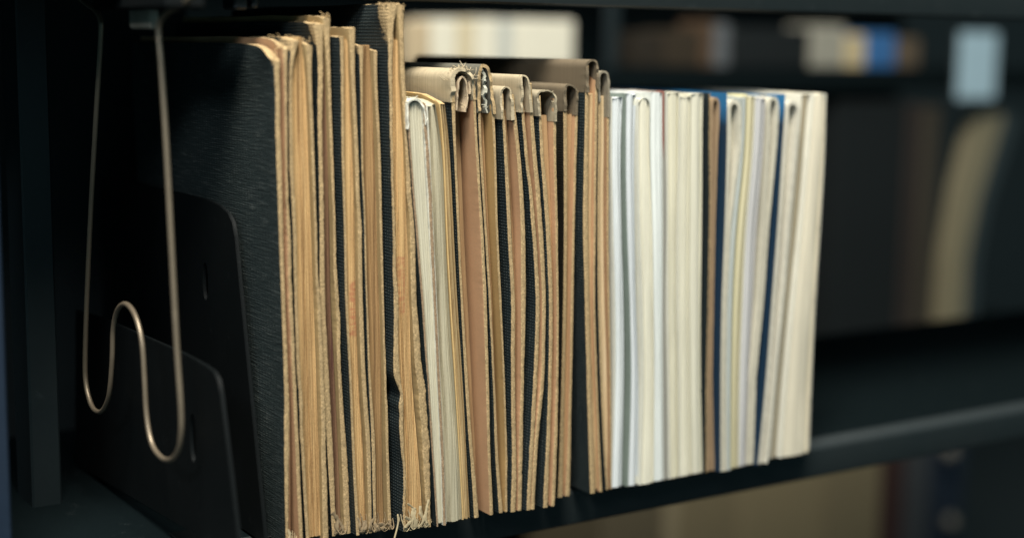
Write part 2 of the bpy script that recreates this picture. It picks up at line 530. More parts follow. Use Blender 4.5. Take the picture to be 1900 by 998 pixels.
def book(key, label, bottom, lc=None, rc=None, pr=None, tops=(0, 0, 0), L=0.2, outer=None, inner=None, pages=None,
         board=None, seed=0, jag=0.0006, drop=(0, 0), wear=(None, None), mush=(0, 0), smooth=0.05, lam=0.0012,
         rec=None, zt_pages=None, cat='book', group='old bound volumes standing on the shelf', name='bound_volume', pn=None):
    """a bound volume: two boards, the leaves between them and a spine at the back"""
    p, y0 = stand(key, bottom)
    root = empty(name, (p[0], y0, 0), label, cat, group)
    inner = inner or m_paper('tan_endpaper', PINK)
    board = board or m_board()
    outer = outer or cloth_buckram()
    mats = [board, outer, inner]
    slab('cover', root, lc, y0, L, tops[0], 0.0, mats, (0, 1, 2, 0, 0, 0), seed=seed * 7 + 1, jag=jag, drop=drop[0], wear=wear[0],
         smooth=smooth, mush=mush[0])
    slab('cover', root, rc, y0, L, tops[2], 0.0, mats, (0, 2, 1, 0, 0, 0), seed=seed * 7 + 2, jag=jag, drop=drop[1], wear=wear[1],
         smooth=smooth, mush=mush[1])
    if rec is None:
        dif = [np.interp(q[0], [a[0] for a in rc], [a[1] for a in rc]) - q[1] for q in pr]
        rec = min(max(np.mean(dif) / 1.75 * .001, .0004), .016)
    pl = [(q[0], np.interp(q[0], [a[0] for a in lc], [a[2] for a in lc]) - 1.0, q[1]) for q in pr]
    w = np.mean([a[2] - a[1] for a in pl])
    slab('page_block', root, pl, y0 + rec, L - rec - .004, tops[1], 0.0015, [pages], (0,) * 6, n=int(np.clip(w * .9, 6, 44)), K=70,
         seed=seed * 7 + 3, lam=lam, wav=.0006, smooth=.06, rnd=.0002, jag=.00005)
    # spine
    sp = [(a[0], a[1], np.interp(a[0], [q[0] for q in rc], [q[2] for q in rc])) for a in lc]
    Lf, Rf = curve_of(lc, 1, y0, smooth), curve_of(rc, 2, y0, smooth)
    zt = min(un(lc[0][1], tops[0], 'Y', y0)[2], un(rc[0][1], tops[2], 'Y', y0)[2]) - .001
    def pos(i, j, k):
        z = .0005 + zt * k / 12; a, b = Lf(z) + .0002, Rf(z) - .0002; s = i / 6
        return a + (b - a) * s, y0 + L + .0002 + j * .003 + .004 * (1 - (2 * s - 1) ** 2) * 1.0, z
    lattice('spine', 6, 1, 12, pos, [outer], (0,) * 6, root)
    BOOKS[key] = (root, y0)
    return root, y0


# ------------------------------------------------------------------ the shelf
PAINT = m_metal('black_shelf_paint', (0.0046, 0.0085, 0.0095), 0.55)
PAINT2 = m_metal('dark_grey_paint', (0.009, 0.0155, 0.018), 0.5)
SHY = 0.024                                   # front edge of the shelves
ZU = un(963, 8, 'Y', SHY)[2]                  # underside of the shelf above


MAT_TOP = m_metal('matt_black_shelf_top', (0.0045, 0.0075, 0.0085), 0.85)
_b = MAT_TOP.node_tree.nodes['Principled BSDF']; _b.inputs['Specular IOR Level'].default_value = 0.0

MAT_EDGE = m_metal('painted_edge_highlight', (0.020, 0.026, 0.028), 0.5)  # lighter tone stands in for the highlight along the rolled front edge


def prism(name, parent, prof, x0, x1, mat, top=0):
    """profile (y, z) run along x"""
    k = len(prof); V = [(x, y, z) for x in (x0, x1) for y, z in prof]
    F = [[i, (i + 1) % k, k + (i + 1) % k, k + i] for i in range(k)] + [list(range(k))[::-1], list(range(k, 2 * k))]
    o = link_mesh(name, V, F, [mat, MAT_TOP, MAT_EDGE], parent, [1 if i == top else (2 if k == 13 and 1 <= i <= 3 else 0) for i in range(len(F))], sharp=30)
    return o


def shelf_profile(z, face, depth=0.30):
    """a folded sheet-metal shelf: top skin, rolled front edge, face, short return below"""
    t = .0012
    out = [(SHY + depth, z), (SHY + .0095, z), (SHY + .0045, z - .0012), (SHY + .0015, z - .0032), (SHY, z - .0062),
           (SHY, z - face + .001), (SHY + .001, z - face), (SHY + .022, z - face), (SHY + .022, z - face + t),
           (SHY + .0015, z - face + t), (SHY + .0015, z - .009), (SHY + .006, z - t - .002), (SHY + depth, z - t - .002)]
    return out


unit = empty('steel_shelving', (0, 0.2, -0.3), 'black painted steel library shelving unit carrying the row of worn books', 'shelving')
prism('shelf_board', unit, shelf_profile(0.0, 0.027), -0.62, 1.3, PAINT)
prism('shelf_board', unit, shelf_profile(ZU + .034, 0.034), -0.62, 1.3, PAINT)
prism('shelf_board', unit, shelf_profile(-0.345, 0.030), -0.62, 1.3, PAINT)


def box(name, parent, a, b, mat, bev=.0012):
    (x0, y0, z0), (x1, y1, z1) = a, b
    e = min(bev, (x1 - x0) * .3, (y1 - y0) * .3, (z1 - z0) * .3)
    P = []
    for z, q in ((z0, e), (z0 + e, 0), (z1 - e, 0), (z1, e)):
        for (x, y) in ((x0 + e, y0 + q), (x1 - e, y0 + q), (x1 - q, y0 + e), (x1 - q, y1 - e), (x1 - e, y1 - q), (x0 + e, y1 - q), (x0 + q, y1 - e), (x0 + q, y0 + e)):
            if q: x = min(max(x, x0 + q), x1 - q); y = min(max(y, y0 + q), y1 - q)
            P.append((x, y, z))
    F = [[r * 8 + i, r * 8 + (i + 1) % 8, (r + 1) * 8 + (i + 1) % 8, (r + 1) * 8 + i] for r in range(3) for i in range(8)]
    F += [list(range(8))[::-1], list(range(24, 32))]
    # uv: width against height, so page and cloth patterns run upright
    V = np.array(P); uv = np.array([[V[i][0] + V[i][1], V[i][2]] for f in F for i in f])
    return link_mesh(name, V, F, mat, parent, None, uv, None, 35)


# uprights at the left end and at the back
box('dark_backing', unit, (-.62, .324, -.6), (-.03, .329, .62), PAINT)  # added sheet, hides the lit rear shelving so the left end stays dark
_pl = un(62, 300, 'Y', 0.16)
box('upright_post', unit, (_pl[0] - .010, .150, -.6), (_pl[0] + .008, .185, .62), PAINT2)
_pl = un(-6, 300, 'Y', 0.05)
box('upright_post', unit, (_pl[0] - .040, .030, -.6), (_pl[0] - .004, .075, .62), m_metal('dark_blue_paint', (.006, .016, .034), .55))
box('upright_post', unit, (1.27, .030, -.6), (1.30, .075, .62), PAINT2)
box('upright_post', unit, (1.27, .29, -.6), (1.30, .325, .62), PAINT2)
box('upright_post', unit, (-.62, .29, -.6), (-.59, .325, .62), PAINT2)

# ------------------------------------------------------------------ the old volumes, left to right
P1 = [140, 280, 420, 560, 700, 840, 958]
P2 = [135, 205, 275, 415, 555, 695, 835, 944]
pgs = m_pages('tan_page_edges', TAN_L, TAN_D)

A, yA = book('A', 'thin black volume at the left end with ribbed cloth front cover facing the bookends', (540, 1012),
     [(100, 507, 520)] + rows(P1, [509, 513, 518, 523, 528, 528, 530], [517, 523, 526, 530, 536, 537.6, 536]),
     [(85, 526, 534)] + rows(P1, [528, 530, 533, 535, 543, 549, 554], [533, 534, 538, 541.6, 549.6, 556, 561]),
     [(140, 518.5), (280, 524.5), (420, 527.5), (560, 531), (700, 537), (840, 540), (958, 540)], (82, 96, 70), L=.228,
     outer=cloth_lines(), pages=m_pages('pink_tan_edges', (0.42, .25, .14), (.26, .14, .07)), seed=1, jag=.0008, drop=(.009, .006),
     wear=((.008, .016), (.010, .012)), mush=(.001, .0006))
B, yB = book('B', 'volume with crushed frayed top corners and broad striped tan page edges, second from left', (590, 998),
     [(75, 546, 556), (100, 537, 544)] + rows(P1, [536, 537, 542, 547.4, 551, 559, 566], [542, 544, 549, 553, 558, 565, 572]),
     [(80, 570, 579)] + rows(P1, [572, 578, 584, 587.4, 593, 597, 599], [579, 584, 588.6, 593, 599, 606, 609]),
     [(80, 560), (140, 567), (280, 572), (420, 577), (560, 582), (700, 587), (840, 592), (958, 596)], (69, 70, 74), L=.215,
     inner=m_paper('olive_tan_lining', (.36, .255, .12)), pages=pgs, seed=2, jag=.0007, drop=(.002, .003), wear=((.030, .012), (.012, .012)), mush=(.001, .001))
C, yC = book('C', 'thin black volume with frayed tan top corners, just left of the short cloth volume', (632, 988),
     [(45, 584, 600), (75, 590, 600)] + rows(P1, [591, 591, 594, 593.6, 599.6, 608, 615], [600, 599, 602, 604, 611, 619, 623]),
     [(35, 601, 612)] + rows(P1, [608, 613, 619, 621, 628, 634, 638], [614, 619, 623.6, 627.6, 634, 644, 649]),
     [(140, 604), (280, 608), (420, 611), (560, 613), (700, 621), (840, 628), (958, 632)], (40, 75, 28), L=.215,
     inner=m_paper('olive_tan_lining', (.36, .255, .12)), pages=m_pages('maroon_tan_edges', (.20, .115, .06), (.06, .02, .018)), seed=3, jag=.0009,
     drop=(.0015, .0015), wear=((.009, .022), (.010, .014)), mush=(.001, .0008))
zst = lambda a, b, y: (un(640, b, 'Y', y)[2], un(640, a, 'Y', y)[2])
stD = (un(643, 560, 'Y', .009)[0], un(662, 560, 'Y', .009)[0], *zst(505, 640, .009))
D, yD = book('D', 'black cloth volume with a red stamp on its page edges, right of the frayed one', (672, 987),
     [(72, 631, 638)] + rows(P1, [633, 634, 639, 641, 649, 654, 660], [638, 638.5, 643, 645.6, 653, 659, 666]),
     [(58, 649, 659)] + rows(P1, [652, 659, 664, 666, 671, 681, 684], [659, 666, 671, 674, 679, 689, 690]),
     [(76, 646), (140, 648), (280, 654), (420, 659), (560, 661), (700, 665), (840, 675), (958, 679)], (68, 75, 52), L=.21,
     inner=m_paper('olive_tan_lining', (.36, .255, .12)), pages=m_pages('stamped_tan_edges', TAN_L, TAN_D, 1.0, stD), seed=4, jag=.00045,
     wear=((.003, .004), (.02, .010)), mush=(0, .0004))
E, yE = book('E', 'volume with dull brown page edges close to the left side of the tallest one', (705, 986),
     [(90, 667, 675)] + rows(P1, [669, 671, 675, 680, 684, 691, 693], [673, 674, 677.6, 682.6, 688, 698, 698]),
     [(95, 694, 701)] + rows(P1, [694, 702, 705, 709, 713, 717, 720], [700, 707, 710, 713, 717, 722, 726]),
     [(90, 685), (140, 689), (280, 695), (420, 700), (560, 704), (700, 707), (840, 709), (958, 712)], (82, 86, 88), L=.21,
     inner=m_paper('olive_tan_lining', (.36, .255, .12)), pages=m_pages('brown_page_edges', (.38, .235, .105), (.16, .09, .038)), seed=5, jag=.0004,
     wear=((.008, .010), (.006, .008)), drop=(.001, .002))
stF = (un(742, 560, 'Y', -.009)[0], un(767, 560, 'Y', -.009)[0], *zst(470, 620, -.009))
Fb, yF = book('F', 'tallest volume, black buckram with a big worn tan corner and a torn front board', (775, 991),
     [(10, 725, 738), (40, 721, 731), (140, 722, 729), (280, 725, 729), (420, 728.6, 733), (560, 730, 738), (640, 731, 740), (699, 731, 743),
      (737, 746.5, 749.5), (751, 738, 749), (765, 743, 749), (790, 741, 749), (870, 747, 751), (958, 747, 752)],
     [(12, 738, 747), (40, 741, 748.5)] + rows(P1, [744, 753, 760, 764, 772, 783, 792], [752, 761, 769, 774, 785, 796, 800]),
     [(78, 740), (140, 741), (280, 748), (420, 755), (560, 760), (700, 764), (840, 776), (958, 785)], (8, 76, 10), L=.225,
     inner=m_paper('olive_tan_lining', (.36, .255, .12)), pages=m_pages('stamped_tan_leaves', TAN_L, TAN_D, 1.0, stF), seed=6, jag=.0010, smooth=.012,
     wear=((.017, .032), (.010, .018)), mush=(.0018, .0012))
paleT = m_paper('pale_binding_thread', (.42, .345, .21), .35)
dullT = m_paper('dull_binding_thread', (.25, .185, .11), .4)
frays(A, 531, 560, 1000, yA, paleT, 11, 7, .012)
frays(C, 617, 648, 985, yC, dullT, 12, 10, .013)
frays(D, 662, 690, 985, yD, dullT, 13, 11, .013)
frays(E, 694, 728, 985, yE, dullT, 14, 9, .010)
frays(Fb, 744, 799, 984, yF, paleT, 15, 16, .015, hang=((738, 955, 998),))
wisps('loose_thread', Fb, [(712, 9), (726, 8), (738, 8), (747, 12), (747, 22)], yF, m_board(), 31, 40, .003)
wisps('loose_thread', B, [(505, 68), (545, 68), (560, 72), (578, 78)], yB, m_board(), 32, 26, .003)
wisps('loose_thread', A, [(508, 110), (515, 94), (522, 90), (530, 84)], yA, m_board(), 33, 24, .0025)
wisps('loose_thread', C, [(586, 42), (600, 42), (606, 28), (613, 32)], yC, m_board(), 34, 24, .0025)

# ------------------------------------------------------------------ paperbacks between the black volumes
whitec = m_paper('white_paper_cover', (.68, .67, .58), .08)
brownb = m_board('thin_brown_board', (.34, .24, .15))
G, yG = book('G', 'worn white paperback with torn brown boards, right beside the tallest volume', (815, 972),
     [(190, 755, 759), (250, 757, 761), (280, 761, 764), (420, 771, 775), (560, 783, 787), (700, 792, 795), (840, 802, 805), (965, 810, 813)],
     [(190, 784, 789), (280, 790, 796), (420, 797, 803), (560, 805, 810), (700, 812, 817), (840, 819, 824), (965, 823, 828)],
     [(195, 781), (280, 786), (420, 794), (560, 803), (700, 810), (840, 817), (965, 821)], (190, 192, 192), L=.19,
     outer=m_cloth('black_paper_spine', BLACK, (.03, .03, .03), .002, .0015), inner=whitec, board=brownb,
     pages=m_pages('white_page_edges', (.62, .585, .45), (.42, .39, .29), .7), seed=7, jag=.0006, group='paperbacks among the old volumes', name='paperback')
sheet('torn_cover', G, [(757, 240, 2), (757, 196, 3), (759, 188, 4), (766, 185, 4), (777, 186, 4), (784, 194, 3), (788, 206, 3), (791, 232, 2)], yG - .0006, .12,
      [whitec], (0,) * 6, 41, .0005)
wisps('loose_thread', G, [(757, 192), (766, 184), (778, 186), (787, 200), (792, 235)], yG, whitec, 42, 26, .003)


def leaflet(key, label, bottom, rws, ytop, mat, L=.19, seed=0, cov=None, covt=1.6, covtop=None, name='booklet', cat='booklet',
            group='pale booklets at the right end of the row', rt=.0, lam=.0009, drop=0, droplen=.02, bow=0.0, n=None, tail=None, rnd=.0028):
    """a soft booklet: leaves with, on its left side, a paper cover"""
    p, y0 = stand(key, bottom)
    root = empty(name, (p[0], y0, 0), label, cat, group)
    w = np.mean([r[2] - r[1] for r in rws])
    slab('page_block', root, rws, y0, L, ytop, 0.0, [mat], (0,) * 6, n=n or int(np.clip(w, 8, 26)), K=70, seed=seed, lam=lam, wav=.0009, smooth=.09,
         rnd=rnd, rndw=.5, roundtop=rt, drop=drop, droplen=droplen, bow=bow, jag=.0001)
    if cov:
        cr = [(r[0], r[1] - covt, r[1] - .2) for r in rws]
        slab('cover', root, cr, y0 - .0004, L + .002, covtop or ytop, 0.0, [cov], (0,) * 6, n=2, K=50, seed=seed + 1, smooth=.09, rnd=.0001, drop=drop, droplen=droplen)
    if tail:
        cr = [(r[0], r[2] + .2, r[2] + tail[1]) for r in rws]
        slab('cover', root, cr, y0 + .007, L - .006, covtop or ytop, 0.0, [tail[0]], (0,) * 6, n=2, K=50, seed=seed + 2, smooth=.09, rnd=.0001, drop=drop, droplen=droplen)
    return root, y0


glossy = m_paper('glossy_white_paper', (.70, .68, .58), .06, .45)
H, yH = leaflet('H', 'thick grey-white paperback with fanned leaves, between the torn one and the ochre one', (838, 967),
     [(188, 793, 806), (210, 796, 814), (280, 798, 823), (420, 804, 826), (560, 811, 833), (700, 817, 843), (840, 824, 852), (960, 828, 858)], 183,
     m_pages('grey_white_edges', (.52, .475, .34), (.32, .285, .195), .8), seed=50, cov=glossy, covt=3.5, name='paperback', cat='book',
     group='paperbacks among the old volumes', drop=.004, droplen=.012, lam=.0016)
I_, yI = leaflet('I', 'ochre paper covered volume with a rounded top corner, left of the first white capped one', (863, 961.5),
     [(180, 815, 823), (205, 821, 830), (280, 825, 836), (420, 830, 842), (560, 837, 849), (700, 846, 859), (840, 854, 866), (955, 860, 872)], 175,
     m_pages('ochre_edges', (.56, .42, .22), (.33, .22, .10), .8), seed=53, cov=m_paper('ochre_paper_cover', (.62, .43, .19), .12), covt=2.2, name='paperback', cat='book',
     group='paperbacks among the old volumes', drop=.006, droplen=.012, lam=.0016)

# ------------------------------------------------------------------ black volumes with cloth capped corners
tapeW = m_paper('cream_cloth_tape', (.45, .375, .25), .1, .8, .6)
tapeT = m_paper('tan_cloth_tape', (.50, .39, .26), .12, .8, .6)
tapeG = m_paper('grey_cloth_tape', (.125, .12, .095), .12, .8, .5)
tapeB = m_paper('brown_cloth_tape', (.155, .122, .08), .12, .8, .6)
pinkp = m_paper('smooth_tan_lining', PINK, .06)
capgrp = 'black volumes with cloth capped corners'
pg2 = m_pages('worn_tan_edges', (.50, .32, .16), (.28, .16, .075), .8)


def mid(rws, which=None): return rws


stJ = (un(848, 420, 'Y', .003)[0], un(861, 420, 'Y', .003)[0], *zst(375, 445, .003))
lcJ = rows(P2, [836.5, 838, 842.6, 848.7, 855, 862.6, 871, 879], [843, 845, 847, 853, 859, 868.6, 877, 887])
rcJ = rows(P2, [877, 879, 883, 891, 897, 902, 905, 909], [882, 883, 888, 896, 903, 908, 910, 915])
J, yJ = book('J', 'black volume with a frayed cream cloth cap torn open over broad smooth tan lining', (889, 965), lcJ, rcJ,
     [(205, 852), (275, 855), (415, 861), (555, 867), (695, 874), (835, 881), (944, 888)], (140, 205, 150), L=.20, inner=pinkp,
     pages=m_pages('stamped_brown_edges', (.44, .29, .15), (.30, .18, .09), .8, stJ), seed=21, jag=.0005, group=capgrp)
sheet('cloth_cap', J, [(842, 190, 10), (840.5, 160, 10), (840, 142, 8), (845, 134, 6), (856, 130, 6), (867, 133, 5), (876, 142, 5), (880, 158, 6), (882, 186, 7)], yJ - .0008, .198,
      [m_board(), tapeW], (1, 1, 1, 1, 1, 1), 61, .0007)
sheet('torn_lining', J, [(847, 205, 2), (849, 170, 2), (851, 150, 2.5), (857, 142, 3), (864, 146, 3), (867, 160, 2.5), (868, 185, 2), (863, 208, 2)], yJ + .0006, .10,
      [tapeT], (0,) * 6, 62, .0004)
sheet('torn_lining', J, [(872, 175, 3), (872, 152, 3), (875, 148, 3), (878, 152, 2)], yJ + .0006, .05, [tapeT], (0,) * 6, 63, .0004)
wisps('loose_thread', J, [(838, 152), (842, 138), (852, 130), (864, 130), (876, 141), (883, 150)], yJ, tapeW, 64, 70, .0055)
wisps('loose_thread', J, [(867, 160), (868, 190), (863, 208)], yJ, tapeW, 65, 14, .003)

lcK = rows(P2, [888, 887.5, 890, 899, 907.7, 914, 919, 926], [893, 891.6, 894.7, 903, 912, 917, 924, 933])
rcK = rows(P2, [908, 912, 917, 920, 927, 934, 938, 938], [912, 918, 921, 924, 931, 937, 941, 941.6])
K_, yK = book('K', 'thin black volume with a grey cloth cap arched over ragged white stuffing', (931, 960), lcK, rcK,
     [(205, 896), (275, 899), (415, 906), (555, 914), (695, 919), (835, 926), (944, 933)], (130, 200, 138), L=.20, inner=m_paper('ochre_lining', OCHRE, .06),
     pages=pg2, seed=22, jag=.0004, group=capgrp)
sheet('cloth_cap', K_, [(890, 210, 5.5), (890, 165, 6), (890.5, 132, 6), (894, 123, 6), (900, 122, 6), (906, 128, 5.5), (910, 142, 5.5), (913, 170, 6), (916.5, 212, 6.5)], yK - .0006, .20,
      [m_board(), tapeG], (0, 1, 1, 1, 1, 1), 66, .0006)
sheet('torn_lining', K_, [(896, 132, 4), (900, 140, 4), (898, 152, 5), (902, 166, 5), (899, 178, 4), (904, 192, 4), (905, 210, 3)], yK + .001, .02,
      [m_paper('grey_white_stuffing', (.50, .49, .40), .2)], (0,) * 6, 67, .0010)
wisps('loose_thread', K_, [(896, 130), (902, 150), (902, 175), (905, 210)], yK, m_paper('grey_white_stuffing', (.5, .49, .4), .2), 68, 30, .003)

lcL = [(205, 931, 934.5), (275, 935.5, 941.6), (415, 942, 949), (555, 948.5, 955.5), (695, 949, 956), (835, 950, 958), (944, 949, 958)]
rcL = [(205, 949, 955.5), (275, 959, 966), (415, 967.6, 975.4), (555, 967.6, 977), (695, 967.6, 973), (835, 963, 970), (944, 962, 968.5)]
L_, yL = book('L', 'low black volume with a short cream cap, just left of the taller cream capped one', (952, 958.6), lcL, rcL,
     [(205, 937), (275, 943.5), (415, 951), (555, 957.5), (695, 958), (835, 959.5), (944, 959.5)], (172, 205, 175), L=.19, inner=pinkp, pages=pg2, seed=23, jag=.0006, group=capgrp)
sheet('cloth_cap', L_, [(933, 222, 4.4), (931.8, 190, 4.4), (931, 170, 3.6), (935, 162.5, 3), (942, 161.5, 2.8), (947, 166, 3), (949, 185, 4.6), (953, 223, 8)], yL - .0007, .19,
      [m_board(), tapeW], (1,) * 6, 69, .0005)
lcM = [(205, 967, 971), (275, 973, 978), (415, 986, 993), (555, 996, 1003), (695, 991, 998), (835, 981.5, 988.5), (944, 977, 984)]
rcM = [(205, 983, 989), (275, 988, 995.4), (415, 999, 1007.6), (555, 1007.6, 1014.5), (695, 1005, 1011), (835, 991, 998), (944, 986, 992)]
M_, yM = book('M', 'black volume bent like a bow, under a tall cream cap with a sloping right shoulder', (981.5, 953), lcM, rcM,
     [(205, 973), (275, 980), (415, 995), (555, 1004.5), (695, 1000), (835, 989.5), (944, 985)], (150, 200, 155), L=.195, inner=pinkp, pages=pg2, seed=24, jag=.0006, group=capgrp)
sheet('cloth_cap', M_, [(969.3, 209, 4.7), (968, 178, 4.6), (966.5, 152, 4), (966.5, 142, 3), (973, 139.5, 2.8), (979, 144, 3), (982, 160, 4.2), (984, 180, 5.2), (986.2, 209, 6.4)], yM - .0007, .195,
      [m_board(), tapeW], (1,) * 6, 70, .0005)
lcN = [(205, 999.5, 1003.5), (275, 1002, 1008), (415, 1012, 1020), (555, 1019, 1026), (695, 1019, 1025), (835, 1013, 1020), (944, 1009, 1017)]
rcN = [(205, 1028, 1033), (275, 1027.5, 1032), (415, 1031, 1035), (555, 1033.6, 1037.5), (695, 1033, 1037), (835, 1027.5, 1033.6), (944, 1024, 1030)]
N_, yN = book('N', 'low black volume with a wide flat cream cap, hollow and dark inside', (1011, 948), lcN, rcN,
     [(240, 1015), (275, 1018), (415, 1024), (555, 1028), (695, 1027), (835, 1022), (944, 1019)], (178, 215, 182), L=.19, inner=pinkp, pages=pg2, seed=25, jag=.0005, group=capgrp)
sheet('cloth_cap', N_, [(1001.5, 216, 5), (999.5, 190, 4.4), (998.5, 174, 3.4), (1004, 170, 2.8), (1016, 168.5, 2.6), (1027, 171.5, 2.8), (1031, 180, 3.6), (1031, 226, 5.5)], yN - .0007, .19,
      [m_board(), m_paper('greyish_cloth_tape', (.34, .29, .20), .1, .8, .6)], (1,) * 6, 71, .0005)
lcO = [(205, 1046, 1052), (275, 1046.7, 1053.6), (415, 1047.5, 1053), (555, 1046, 1052), (695, 1043, 1049), (835, 1039, 1046), (920, 1036, 1045)]
rcO = [(205, 1068, 1073), (275, 1066.6, 1071), (415, 1063, 1066.6), (555, 1060, 1065), (695, 1058, 1062), (835, 1053, 1059), (920, 1050, 1058)]
O_, yO = book('O', 'dark brown cloth volume set back, with a brown cap sloping down to its right', (1040, 922), lcO, rcO,
     [(240, 1061), (275, 1060), (415, 1057.5), (555, 1055), (695, 1053), (835, 1050), (920, 1047.5)], (165, 212, 170), L=.19, inner=pinkp, outer=cloth_brown(), pages=pg2, seed=26, jag=.0003, group=capgrp)
sheet('cloth_cap', O_, [(1049.5, 207, 6.2), (1049, 180, 6), (1048.5, 161, 4.5), (1053, 157, 3.5), (1062, 159, 3), (1070, 165, 3.5), (1071.5, 180, 4.5), (1070.5, 214, 5.2)], yO - .0007, .19,
      [m_board(), tapeB], (1,) * 6, 72, .0004)
lcP = [(135, 1087, 1093), (205, 1086.5, 1092), (275, 1085, 1092), (415, 1082, 1092), (555, 1086, 1094), (695, 1089, 1097), (835, 1093.5, 1102), (910, 1096, 1105)]
rcP = [(135, 1106, 1111), (205, 1104, 1109), (275, 1104, 1108.5), (415, 1102, 1106), (555, 1101, 1104), (695, 1105, 1108.5), (835, 1110, 1114), (910, 1113, 1118)]
P_, yP = book('P', 'tallest of the cloth capped volumes, with a square brown cap and wide black cover', (1103, 914), lcP, rcP,
     [(200, 1100), (275, 1099), (415, 1098), (555, 1098), (695, 1101.5), (835, 1106.5), (905, 1109)], (122, 175, 124), L=.215, inner=pinkp, pages=m_pages('buff_edges', (.55, .40, .22), (.36, .24, .12), .8), seed=27, jag=.0003, group=capgrp)
sheet('cloth_cap', P_, [(1090.3, 172, 6.6), (1090.3, 145, 6.4), (1090, 121, 5), (1093, 114, 4), (1100, 112, 3.2), (1106, 113.5, 4), (1109, 122, 4.6), (1109, 166, 5.5)], yP - .0007, .215,
      [m_board(), tapeB], (1,) * 6, 73, .0004)
for rt_, y_, pts_, sd_, mt_ in ((L_, yL, [(931, 170), (937, 162), (948, 168), (950, 200)], 81, tapeW), (M_, yM, [(967, 150), (968, 141), (980, 146), (984, 170)], 82, tapeW),
                                (N_, yN, [(998, 180), (1003, 170), (1026, 171), (1032, 200)], 83, tapeW), (O_, yO, [(1048, 165), (1056, 156), (1070, 164)], 84, tapeB),
                                (P_, yP, [(1090, 130), (1095, 113), (1106, 114), (1110, 140)], 85, tapeB), (M_, yM, [(967, 209), (972, 209)], 86, tapeW), (L_, yL, [(931, 222), (935, 222)], 87, tapeW)):
    wisps('loose_thread', rt_, pts_, y_, mt_, sd_, 16, .0022, .00013)
lcQ = [(140, 1111, 1114), (275, 1110, 1113), (415, 1109, 1112), (555, 1110, 1113), (695, 1114, 1117), (835, 1120.5, 1123), (905, 1125, 1128)]
rcQ = [(140, 1127, 1131), (275, 1127, 1131), (415, 1126, 1129.5), (555, 1128, 1131.5), (695, 1131.5, 1134), (835, 1132.5, 1135), (905, 1133, 1135)]
Q_, yQ = book('Q', 'slim volume with a narrow grey cap and pale leaves, last before the white booklets', (1131, 907), lcQ, rcQ,
     [(205, 1120), (275, 1120.5), (415, 1120.5), (555, 1122), (695, 1127), (835, 1130), (905, 1130.5)], (140, 180, 142), L=.2, inner=m_paper('brown_lining', (.33, .20, .11)), pages=m_pages('cream_tan_edges', (.66, .52, .33), (.50, .36, .19), .7), seed=28, jag=.0002, group=capgrp)
sheet('cloth_cap', Q_, [(1113, 190, 4.5), (1112.5, 160, 4.5), (1112.5, 142, 4.5), (1116, 135, 4), (1122, 133, 4), (1127, 137, 4.5), (1129.5, 150, 5), (1130, 218, 5.5)], yQ - .0006, .2,
      [m_board(), m_paper('pale_grey_cloth_tape', (.24, .21, .155), .1, .8, .5)], (1,) * 6, 74, .0002)

# ------------------------------------------------------------------ pale booklets at the right end
P3 = [190, 270, 420, 560, 700, 855]
def pl(nm, l, d=None, c=.55): return m_pages(nm, l, d or tuple(x * .75 for x in l), c, None, 700)
wb, cr_, ivo, gry = (.69, .73, .74), (.70, .68, .56), (.66, .635, .50), (.72, .72, .68)
teal = m_paper('dark_green_paper', (.20, .24, .21), .1, .5)
blue = m_two_tone('blue_cover_painted_top_light', (.010, .030, .060), (.028, .165, .36), .236)  # sky blue top over navy paints the lit top and shaded lower cover
navy = m_paper('navy_paper_cover', (.012, .035, .10), .1, .5)
red = m_two_tone('grey_cover_with_red_band', (.42, .41, .36), (.33, .12, .09), .215)
leaflet('R', 'bluish white booklet with a blue cover edge showing above it, first after the capped volumes', (1141, 906),
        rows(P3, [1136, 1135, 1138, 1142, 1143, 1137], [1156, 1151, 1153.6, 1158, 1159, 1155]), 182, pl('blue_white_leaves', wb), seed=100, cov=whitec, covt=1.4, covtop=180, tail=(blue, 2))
leaflet('S', 'bluish white booklet with a dark green cover, second after the capped volumes', (1171, 901.6),
        rows(P3, [1162, 1161, 1163, 1169, 1172, 1167], [1181, 1177, 1178, 1180, 1186, 1185]), 175, pl('cool_white_leaves', (.67, .71, .73)), seed=103, cov=teal, covt=1.5, covtop=174)
leaflet('T', 'cream booklet with an arched top, third after the capped volumes', (1195, 898.5),
        rows(P3, [1185, 1185, 1188, 1193, 1196, 1190.5], [1207, 1205, 1211.5, 1213.5, 1215, 1214]), 183, pl('warm_cream_leaves', cr_), seed=106, rnd=.0019, rt=.0045, cov=whitec, covt=1.5)
leaflet('U', 'bright white booklet just left of the thin red edged one', (1222, 896.5),
        rows(P3, [1208, 1207, 1212, 1214, 1215, 1214], [1229, 1229.5, 1230.5, 1229.5, 1230, 1231.5]), 173, pl('bright_white_leaves', (.72, .755, .735), None, .5), seed=109, rnd=.0019)
leaflet('V', 'very thin booklet with a brick red top edge among the white ones', (1237, 894.5),
        rows(P3, [1232.5, 1232.5, 1233, 1232, 1233, 1234.5], [1237, 1237.5, 1238, 1238, 1240, 1242]), 172, pl('grey_leaves', (.30, .30, .27)), seed=112, cov=red, covt=1.8, covtop=170)
leaflet('W', 'cream booklet right of the thin red edged one', (1250, 890),
        rows(P3, [1239, 1240, 1240, 1240, 1242.6, 1244], [1260, 1259.5, 1255, 1255, 1259, 1260]), 173, pl('cream_leaves_plain', ivo), seed=115, rnd=.0019, cov=whitec, covt=1.2)
leaflet('X', 'ivory booklet with a blue cover edge at its top, painted as lit, third from the brown one', (1270, 886),
        rows(P3, [1262, 1262, 1258, 1257.5, 1261, 1262.5], [1282.5, 1281.5, 1280.5, 1279.5, 1281.5, 1284.5]), 181, pl('ivory_leaves', (.67, .65, .53)), seed=118, rnd=.0019, cov=whitec, covt=1.2, tail=(blue, .9), covtop=176)
